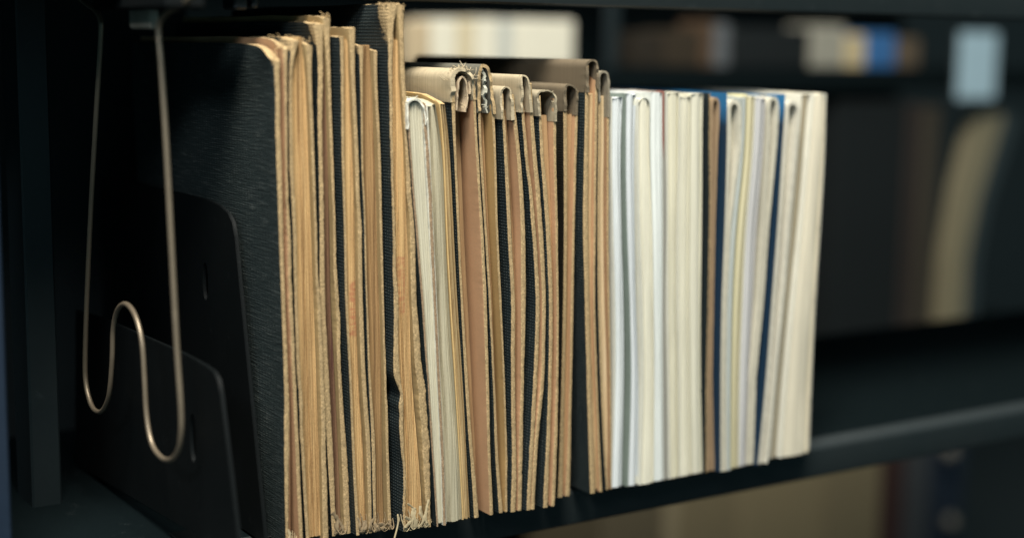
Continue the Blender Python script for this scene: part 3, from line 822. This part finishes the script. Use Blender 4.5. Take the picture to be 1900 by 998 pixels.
leaflet('Y', 'ivory booklet standing just left of the dark brown one', (1295, 881),
        rows(P3, [1283.5, 1282.5, 1281.5, 1280.5, 1282.5, 1285.5], [1305, 1304, 1303, 1300.6, 1300.6, 1304]), 175, pl('ivory_smooth_leaves', (.68, .66, .54)), seed=121, rnd=.0019, lam=.0005)


def loop_book(label, bottom, l, r, ytop, mat, w=7.0, cov=None, covtop=None, L=.19, seed=0, py=P3, fill=True, group='pale booklets at the right end of the row', covt=2.0):
    """a thick booklet folded over at the top, so that the leaves form a loop"""
    p, y0 = stand(seed, bottom)
    root = empty('booklet', (p[0], y0, 0), label, 'booklet', group)
    pr_l, pr_r = [], []
    for q in range(len(py) - 1, -1, -1):
        ww = min(w, (r[q] - l[q]) / 2 - .4)
        pr_l.append((l[q] + ww / 2, py[q], ww)); pr_r.append((r[q] - ww / 2, py[q], ww))
    bl, br = (pr_l[0][0] * 2 - pr_l[1][0]) * .4 + pr_l[0][0] * .6, pr_r[0][0]
    e = [(pr_l[0][0] + (pr_l[0][0] - pr_l[1][0]) * .1, bottom[1] - 1, pr_l[0][2])]
    e2 = [(pr_r[0][0] + (pr_r[0][0] - pr_r[1][0]) * .1, bottom[1] - 2, pr_r[0][2])]
    cx = .5 * (l[0] + r[0]); hw = .5 * (r[0] - l[0]) - w / 2
    arch = [(cx - hw * .92, ytop + 10, w), (cx - hw * .6, ytop + 4.5, w), (cx, ytop + 2.5, w), (cx + hw * .6, ytop + 4.5, w), (cx + hw * .92, ytop + 10, w)]
    prof = e + pr_l[:-1] + [(pr_l[-1][0], ytop + 26, w)] + arch + [(pr_r[-1][0], ytop + 26, w)] + pr_r[:-1][::-1] + e2
    sheet('page_fold', root, prof, y0, L, [mat], (0,) * 6, seed, .0001, .002, 5)
    fill_r = [(a, b + w * .55, max(b + w * .55 + 1.2, c - w * .55)) for a, b, c in zip(py, l, r) if c - b > 1.9 * w]
    if len(fill_r) > 1:
        slab('page_block', root, fill_r, y0 + .006, L - .02, ytop + 9, max(.001, un(fill_r[0][1], fill_r[-1][0] + 40, 'Y', y0)[2]), [mat], (0,) * 6, n=5, K=30, seed=seed + 9, smooth=.05, roundtop=.004)
    if cov:
        cr = [(a, b - covt, b - .3) for a, b in zip(py, l)]
        slab('cover', root, cr, y0 - .0002, L + .002, covtop or ytop, 0.0, [cov], (0,) * 6, n=2, K=50, seed=seed + 1, smooth=.09, rnd=.0001)
    return root, y0


Z_, yZ = loop_book('brown booklet in a black cover folded over at the top, dividing the pale booklets', (1321, 874), [1318, 1318, 1319, 1316, 1312.5, 1312], [1337, 1333, 1328, 1325, 1322.6, 1326], 178,
          pl('brown_leaves', (.36, .25, .15)), 6, m_cloth('black_paper_cover', BLACK, (.02, .02, .02), .002, .0015), 174, seed=130)
loop_book('cream booklet in a blue cover with a wide open loop at its top', (1342, 875), [1349, 1349, 1345, 1339, 1337, 1337], [1377, 1377, 1357, 1350, 1348, 1349], 185,
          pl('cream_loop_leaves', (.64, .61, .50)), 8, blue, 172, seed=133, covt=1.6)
leaflet('AB', 'thin grey blue booklet right of the widest loop', (1353, 872), rows(P3, [1378.5, 1378.5, 1358, 1351, 1349, 1350], [1385, 1384, 1366.6, 1360, 1357, 1356]), 181, pl('grey_blue_leaves', (.44, .48, .46)), seed=136)
leaflet('BB', 'cream booklet with a pale yellow top in the right group', (1362, 868), rows(P3, [1386, 1385, 1368, 1361.5, 1358.5, 1357.5], [1400, 1398, 1383, 1377, 1371, 1370]), 180, pl('khaki_cream_leaves', (.55, .51, .34)), seed=139,
        cov=m_paper('pale_yellow_paper', (.62, .58, .34), .1), covt=1.3, covtop=176)
leaflet('CC', 'lilac grey booklet between the pale yellow topped one and the next loop', (1378, 865), rows(P3, [1402, 1400, 1385, 1379, 1373, 1372], [1421, 1418, 1404, 1397, 1389, 1384]), 183, pl('lilac_grey_leaves', (.52, .52, .52)), seed=142, cov=whitec, covt=1.4, covtop=178,
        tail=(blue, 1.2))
loop_book('narrow cream booklet folded at the top, left of the bright blue cover', (1393, 862), [1424, 1422, 1417, 1407, 1391.5, 1387], [1447, 1443, 1428, 1418, 1404, 1399], 178,
          pl('cream_fold_leaves', (.62, .59, .48)), 7, seed=145)
loop_book('cream booklet in a bright blue cover with a looped top, third from the right end', (1414, 861), [1457, 1452, 1443, 1432, 1422, 1407], [1486, 1481, 1467, 1455, 1441, 1427], 187,
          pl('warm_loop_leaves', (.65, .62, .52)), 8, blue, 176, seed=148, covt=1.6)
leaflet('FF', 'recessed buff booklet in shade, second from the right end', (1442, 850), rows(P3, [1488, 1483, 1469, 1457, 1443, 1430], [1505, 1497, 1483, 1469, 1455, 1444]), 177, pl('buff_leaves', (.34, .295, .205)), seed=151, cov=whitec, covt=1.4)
leaflet('GG', 'thick cream booklet at the right end of the row', (1475, 846), rows(P3, [1511, 1503, 1489, 1475, 1461, 1450], [1531, 1530.5, 1521.5, 1512, 1505, 1499.5]), 174, pl('end_cream_leaves', (.67, .62, .49)), seed=154, cov=whitec, covt=1.4, rt=.004,
        tail=(whitec, 1.4))

# ------------------------------------------------------------------ bookends at the left
def plate(name, label, X, px, hole, th=.0022):
    """a sheet-steel bookend plate: outline from its own plane, with a keyhole and a foot under the books"""
    P = np.array([un(a, b, 'X', X)[1:] for a, b in px])
    P[P[:, 1] < 0, 1] = 0.0
    root = empty(name, (X, float(P[0, 0]), 0), label, 'bookend', 'sheet steel bookends left of the row')
    hc = un(*hole[:2], 'X', X)[1:]; n = 20
    H = np.array([(hc[0] + hole[2] * .0022 * math.cos(t) * .35, hc[1] + hole[2] * .0022 * math.sin(t)) for t in np.linspace(0, 2 * math.pi, n, endpoint=False)])
    import bmesh
    bm = bmesh.new()
    vo = [bm.verts.new((X, *p)) for p in P]; vh = [bm.verts.new((X, *p)) for p in H]
    ed = [bm.edges.new((v[i], v[(i + 1) % len(v)])) for v in (vo, vh) for i in range(len(v))]
    r = bmesh.ops.triangle_fill(bm, use_beauty=True, use_dissolve=False, edges=ed)
    # drop the faces that closed the hole
    for f in list(bm.faces):
        c = f.calc_center_median()
        if all(v in vh for v in f.verts): bm.faces.remove(f)
    g = bmesh.ops.extrude_face_region(bm, geom=list(bm.faces))
    for v in g['geom']:
        if isinstance(v, bmesh.types.BMVert): v.co.x += th
    bmesh.ops.recalc_face_normals(bm, faces=list(bm.faces))
    bmesh.ops.bevel(bm, geom=[e for e in bm.edges if e.calc_face_angle(0) > 1.2], offset=.0004, segments=2, affect='EDGES')
    bm.verts.index_update()
    V = [v.co.copy() for v in bm.verts]; Fc = [[v.index for v in f.verts] for f in bm.faces]
    bm.free()
    link_mesh('plate', V, Fc, m_metal('black_enamel', (.0020, .0036, .0042), .62), root, sharp=35)
    yy = P[:, 0].min() + .012
    box('foot', root, (X + th, yy, .0004), (X + .02, yy + .10, .0016), m_metal('black_enamel', (.0020, .0036, .0042), .62), .0004)
    return root


XA = un(510, 500, 'Y', yA)[0]
plate('plate_bookend', 'tall black steel bookend plate with a rounded corner, pressed against the leftmost volume', -.1085,
      [(492, 1010), (461, 700), (436, 440), (431, 412), (423, 395), (408, 381), (385, 371), (330, 357), (250, 340), (190, 332), (190, 830)], (381, 522, 5))
plate('plate_bookend', 'lower black steel bookend plate with a bright glint on its corner, nearer the wire', -.150,
      [(446, 1040), (425, 860), (409, 730), (404, 704), (396, 689), (380, 677), (340, 655), (260, 620), (190, 590), (140, 575), (140, 880)], (358, 812, 6))

WX = un(318, 500, 'Y', -0.012)[0]
wire = empty('wire_bookend', (WX, 0.03, ZU), 'bent steel wire bookend hanging from the shelf above, with a double loop', 'bookend')
wp = [(372, -22), (345, 4), (312, 22), (298, 38), (294, 62), (299, 120), (308, 260), (318, 450), (328, 640), (336, 760), (335, 815), (327, 843), (312, 853), (296, 845), (281, 820),
      (272, 770), (268, 700), (264, 640), (256, 600), (244, 573), (230, 564), (217, 578), (210, 612), (208, 670), (203, 728), (194, 756), (183, 764), (170, 752), (160, 715), (158, 670),
      (161, 560), (168, 400), (178, 220), (187, 70), (186, 38), (177, 20), (158, 6), (130, -16)]
pts = smooth_path([un(a, b, 'X', WX) for a, b in wp], 380)
V, Fc = tube_mesh([(pts, np.full(len(pts), .0015))], 10)
link_mesh('bent_wire', V, Fc, m_metal('dull_steel', (.24, .195, .14), .42, .55), wire, sharp=60)
MATS['black_enamel'].node_tree.nodes['Principled BSDF'].inputs['Specular IOR Level'].default_value = 0.2
_a, _b = un(205, 14, 'X', WX), un(345, 14, 'X', WX)
box('sliding_bracket', wire, (WX - .010, min(_a[1], _b[1]), _a[2] - .002), (WX + .010, max(_a[1], _b[1]), ZU + .004), m_metal('black_enamel', (.0020, .0036, .0042), .62))
_a, _b = un(246, 54, 'X', WX + .004), un(284, 16, 'X', WX + .004)
box('end_pad', wire, (WX + .002, min(_a[1], _b[1]), _a[2]), (WX + .007, max(_a[1], _b[1]), _b[2]), m_paper('grey_rubber', (.30, .28, .23), .15))

# small clip on the shelf underside behind the wire
_a = un(470, 12, 'Y', .03)
clip = empty('shelf_clip', (_a[0], .03, ZU), 'small dark steel clip under the upper shelf above the leftmost volumes', 'clip')
box('clip_body', clip, (_a[0] - .010, .032, _a[2] - .002), (_a[0] - .002, .05, ZU + .002), PAINT2)
box('clip_tab', clip, (_a[0] + .000, .031, _a[2] - .001), (_a[0] + .004, .048, ZU + .002), PAINT2)

# ------------------------------------------------------------------ the shelving across the rear aisle
RY = 0.95
rear = empty('rear_shelving', (1.0, RY + .2, -.4), 'dark shelving unit across the rear aisle, far out of focus', 'shelving')
def rz(px, py): return un(px, py, 'Y', RY)
zs1 = rz(1600, 127)[2]; zs2 = rz(1750, 606)[2]
XE = rz(1835, 300)[0]
for z in (zs1, zs2, zs1 + .36):
    prism('shelf_board', rear, [(RY - .01, z), (RY - .012, z - .004), (RY - .012, z - .035), (RY, z - .035), (RY, z - .006), (RY + .3, z - .006), (RY + .3, z)], -.6, XE + .1, MAT_TOP, 6)
for (a, b) in ((1140, 1164), (1738, 1802)):
    box('upright_post', rear, (rz(a, 90)[0], RY + .02, -1.0), (rz(b, 90)[0], RY + .024, zs1 + .5) if a < 1700 else (rz(b, 90)[0], RY + .05, zs2 - .036), PAINT2)
box('dark_backing', rear, (-.6, RY + .30, -1.0), (XE + .1, RY + .31, zs1 + .5), MAT_TOP)
RG = 'far books blurred across the rear aisle'


def far(label, x0, x1, ytop, z0, mat, y=RY, dy=.06, grp=RG, pagesm=None):
    a, b = un(x0, ytop, 'Y', y), un(x1, ytop, 'Y', y)
    root = empty('book', ((a[0] + b[0]) / 2, y, z0), label, 'book', grp)
    box('cover', root, (a[0], y, z0 + .0005), (b[0], y + dy, a[2]), mat, .002)
    box('page_block', root, (a[0] + .002, y + .004, a[2] - .003), (b[0] - .002, y + dy - .004, a[2] + .0006), pagesm or mat, .0002)
    return root


creamb = m_paper('far_cream', (.72, .69, .57), .08); tanb = m_paper('far_tan', (.50, .40, .26), .1)
greyb = m_paper('far_grey', (.5, .52, .48), .1); blueb = m_paper('far_blue', (.035, .13, .32), .1); brownf = m_paper('far_brown', (.018, .014, .009), .1)
darkb = m_paper('far_dark', (.005, .008, .009), .1)
far('far blurred tan book at the left edge of the bright group', 752, 798, 40, zs1, tanb)
far('first far blurred cream book right of the tan one, above the capped volumes', 800, 850, 35, zs1, creamb)
far('narrow far ochre book between two cream ones', 852, 880, 38, zs1, m_paper('far_ochre', (.60, .52, .35), .08))
far('far blurred cream book between ochre and grey', 882, 926, 35, zs1, creamb)
far('narrow far grey book beside the widest cream one', 928, 952, 39, zs1, greyb)
far('widest far blurred cream book, right end of the bright group', 954, 1066, 37, zs1, creamb)
far('dim far brown book right of the rear post', 1178, 1232, 60, zs1, brownf)
far('dim far brown book left of the thin upright tan one', 1236, 1300, 56, zs1, m_paper('far_brown_warm', (.03, .022, .013), .1))
far('thin far tan upright book standing alone', 1306, 1326, 40, zs1, m_paper('far_rust', (.075, .046, .026), .1))
far('far grey blurred book right of the thin tan one', 1328, 1356, 45, zs1, m_paper('far_dim_grey', (.10, .11, .12), .1))
far('wide far black book left of the grey cream one', 1364, 1504, 52, zs1, darkb)
far('far grey cream blurred book left of the small yellow one', 1508, 1571, 48, zs1, m_paper('far_grey_cream', (.30, .29, .24), .08))
far('small far yellow cream book beside the blue one', 1573, 1607, 66, zs1, m_paper('far_yellow_cream', (.52, .42, .24), .08))
far('far blurred blue book', 1609, 1664, 62, zs1, blueb)
far('far dim brown book right of the blue one', 1676, 1708, 72, zs1, m_paper('far_dusky_brown', (.10, .075, .05), .1))
# end-of-shelf card holder
a, b = rz(1746, 183), rz(1822, 62)
card = empty('shelf_sign', (a[0], RY - .03, a[2]), 'pale blue card sign on the end of the rear shelving, far out of focus', 'sign')
box('card', card, (a[0], RY - .034, a[2]), (b[0], RY - .031, b[2]), m_paper('pale_blue_card', (.40, .56, .65), .06))
box('card_holder', card, (a[0] - .004, RY - .0305, a[2] - .004), (b[0] + .004, RY - .026, b[2] + .004), PAINT2)
# dim books on the rear shelf at our level
far('dim far dark book standing right of the row', 1555, 1686, 190, zs2, darkb)
far('dim far reddish brown book right of the dark one', 1690, 1714, 195, zs2, m_paper('far_red_brown', (.026, .02, .017), .1))
far('dim far brown book left of the leaning one', 1717, 1748, 200, zs2, m_paper('far_dull_brown', (.042, .036, .026), .1))
lean = empty('book', (*rz(1780, 600)[:2], zs2), 'far bent book with dull cream leaves slumping to the left at the right edge', 'book', RG)
def bent(name, pl_, pr_, mat, y):
    zt = rz(1850, 215)[2]; Lq = sorted([(rz(*p)[2], rz(*p)[0]) for p in pl_]); Rq = sorted([(rz(*p)[2], rz(*p)[0]) for p in pr_])
    def pos(i, j, k):
        z = zs2 + .001 + (zt - zs2) * k / 24
        a_ = np.interp(z, [q[0] for q in Lq], [q[1] for q in Lq]); b_ = np.interp(z, [q[0] for q in Rq], [q[1] for q in Rq])
        return a_ + (b_ - a_) * i / 8, y + j * .03, z
    return lattice(name, 8, 1, 24, pos, [mat], (0,) * 6, lean)
bent('page_block', [(1752, 600), (1762, 480), (1784, 350), (1818, 215)], [(1788, 600), (1794, 480), (1816, 370), (1860, 224)], m_pages('far_leaves', (.24, .215, .14), (.20, .175, .11), .6), RY)
bent('cover', [(1789, 600), (1795, 480), (1817, 370), (1861, 224)], [(1808, 600), (1814, 480), (1836, 370), (1886, 224)], m_paper('far_slate', (.03, .045, .05), .1), RY - .003)
manila = m_paper('manila', (.30, .24, .135), .08)
ZL = -.70
prism('shelf_board', rear, [(RY - .04, ZL), (RY - .042, ZL - .004), (RY - .042, ZL - .035), (RY - .03, ZL - .035), (RY - .03, ZL - .006), (RY + .3, ZL - .006), (RY + .3, ZL)], -.6, XE + .1, PAINT)
LG = 'far books low on the rear shelving'
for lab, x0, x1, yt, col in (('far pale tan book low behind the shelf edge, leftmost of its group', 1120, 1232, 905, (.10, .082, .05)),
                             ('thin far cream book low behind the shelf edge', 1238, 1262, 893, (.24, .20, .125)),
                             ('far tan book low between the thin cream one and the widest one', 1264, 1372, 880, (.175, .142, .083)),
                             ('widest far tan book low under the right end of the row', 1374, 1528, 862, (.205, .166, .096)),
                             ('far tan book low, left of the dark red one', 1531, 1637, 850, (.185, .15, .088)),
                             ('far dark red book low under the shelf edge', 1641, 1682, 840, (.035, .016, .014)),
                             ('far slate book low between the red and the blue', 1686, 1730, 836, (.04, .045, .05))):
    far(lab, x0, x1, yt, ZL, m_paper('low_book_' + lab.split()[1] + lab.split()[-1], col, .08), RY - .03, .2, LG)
far('far blurred blue book low at the right edge', 1736, 1802, 690, ZL, m_paper('far_deep_blue', (.010, .019, .034), .1), RY - .02)
for i, (px, py, lab) in enumerate(((1762, 838, 'far pale round knob on the rear post, upper one'), (1764, 968, 'far pale round knob on the rear post, lower one'))):
    c = un(px, py, 'Y', RY - .05)
    V, Fc = [], []
    for ring in range(9):
        t = math.pi * ring / 8
        for q in range(14):
            g = 2 * math.pi * q / 14
            V.append((c[0] + .011 * math.sin(t) * math.cos(g), c[1] - .012 * math.cos(t), c[2] + .011 * math.sin(t) * math.sin(g) * 1.15))
    for ring in range(8):
        for q in range(14): Fc.append([ring * 14 + q, ring * 14 + (q + 1) % 14, (ring + 1) * 14 + (q + 1) % 14, (ring + 1) * 14 + q])
    o = link_mesh('knob', V, Fc, m_paper('far_knob', (.16, .15, .125), .1))
    tag(o, lab, 'knob', 'knobs on the rear post')

# dark wall behind everything and the floor
box_w = box('wall', None, (-4, 3.2, -1.2), (6, 3.3, 2.6), m_metal('dark_wall', (.03, .04, .042), .8)); tag(box_w, kind='structure')
box_f = box('floor', None, (-4, -3, -1.26), (6, 3.2, -1.2), m_metal('dark_floor', (.04, .045, .045), .6)); tag(box_f, kind='structure')

if __name__ == '__main__':
    import os
    if os.environ.get('SCENE_DEBUG'):
        for k, (r, y) in BOOKS.items(): print(k, round(r.location.x * 1000, 1), round(y * 1000, 1))
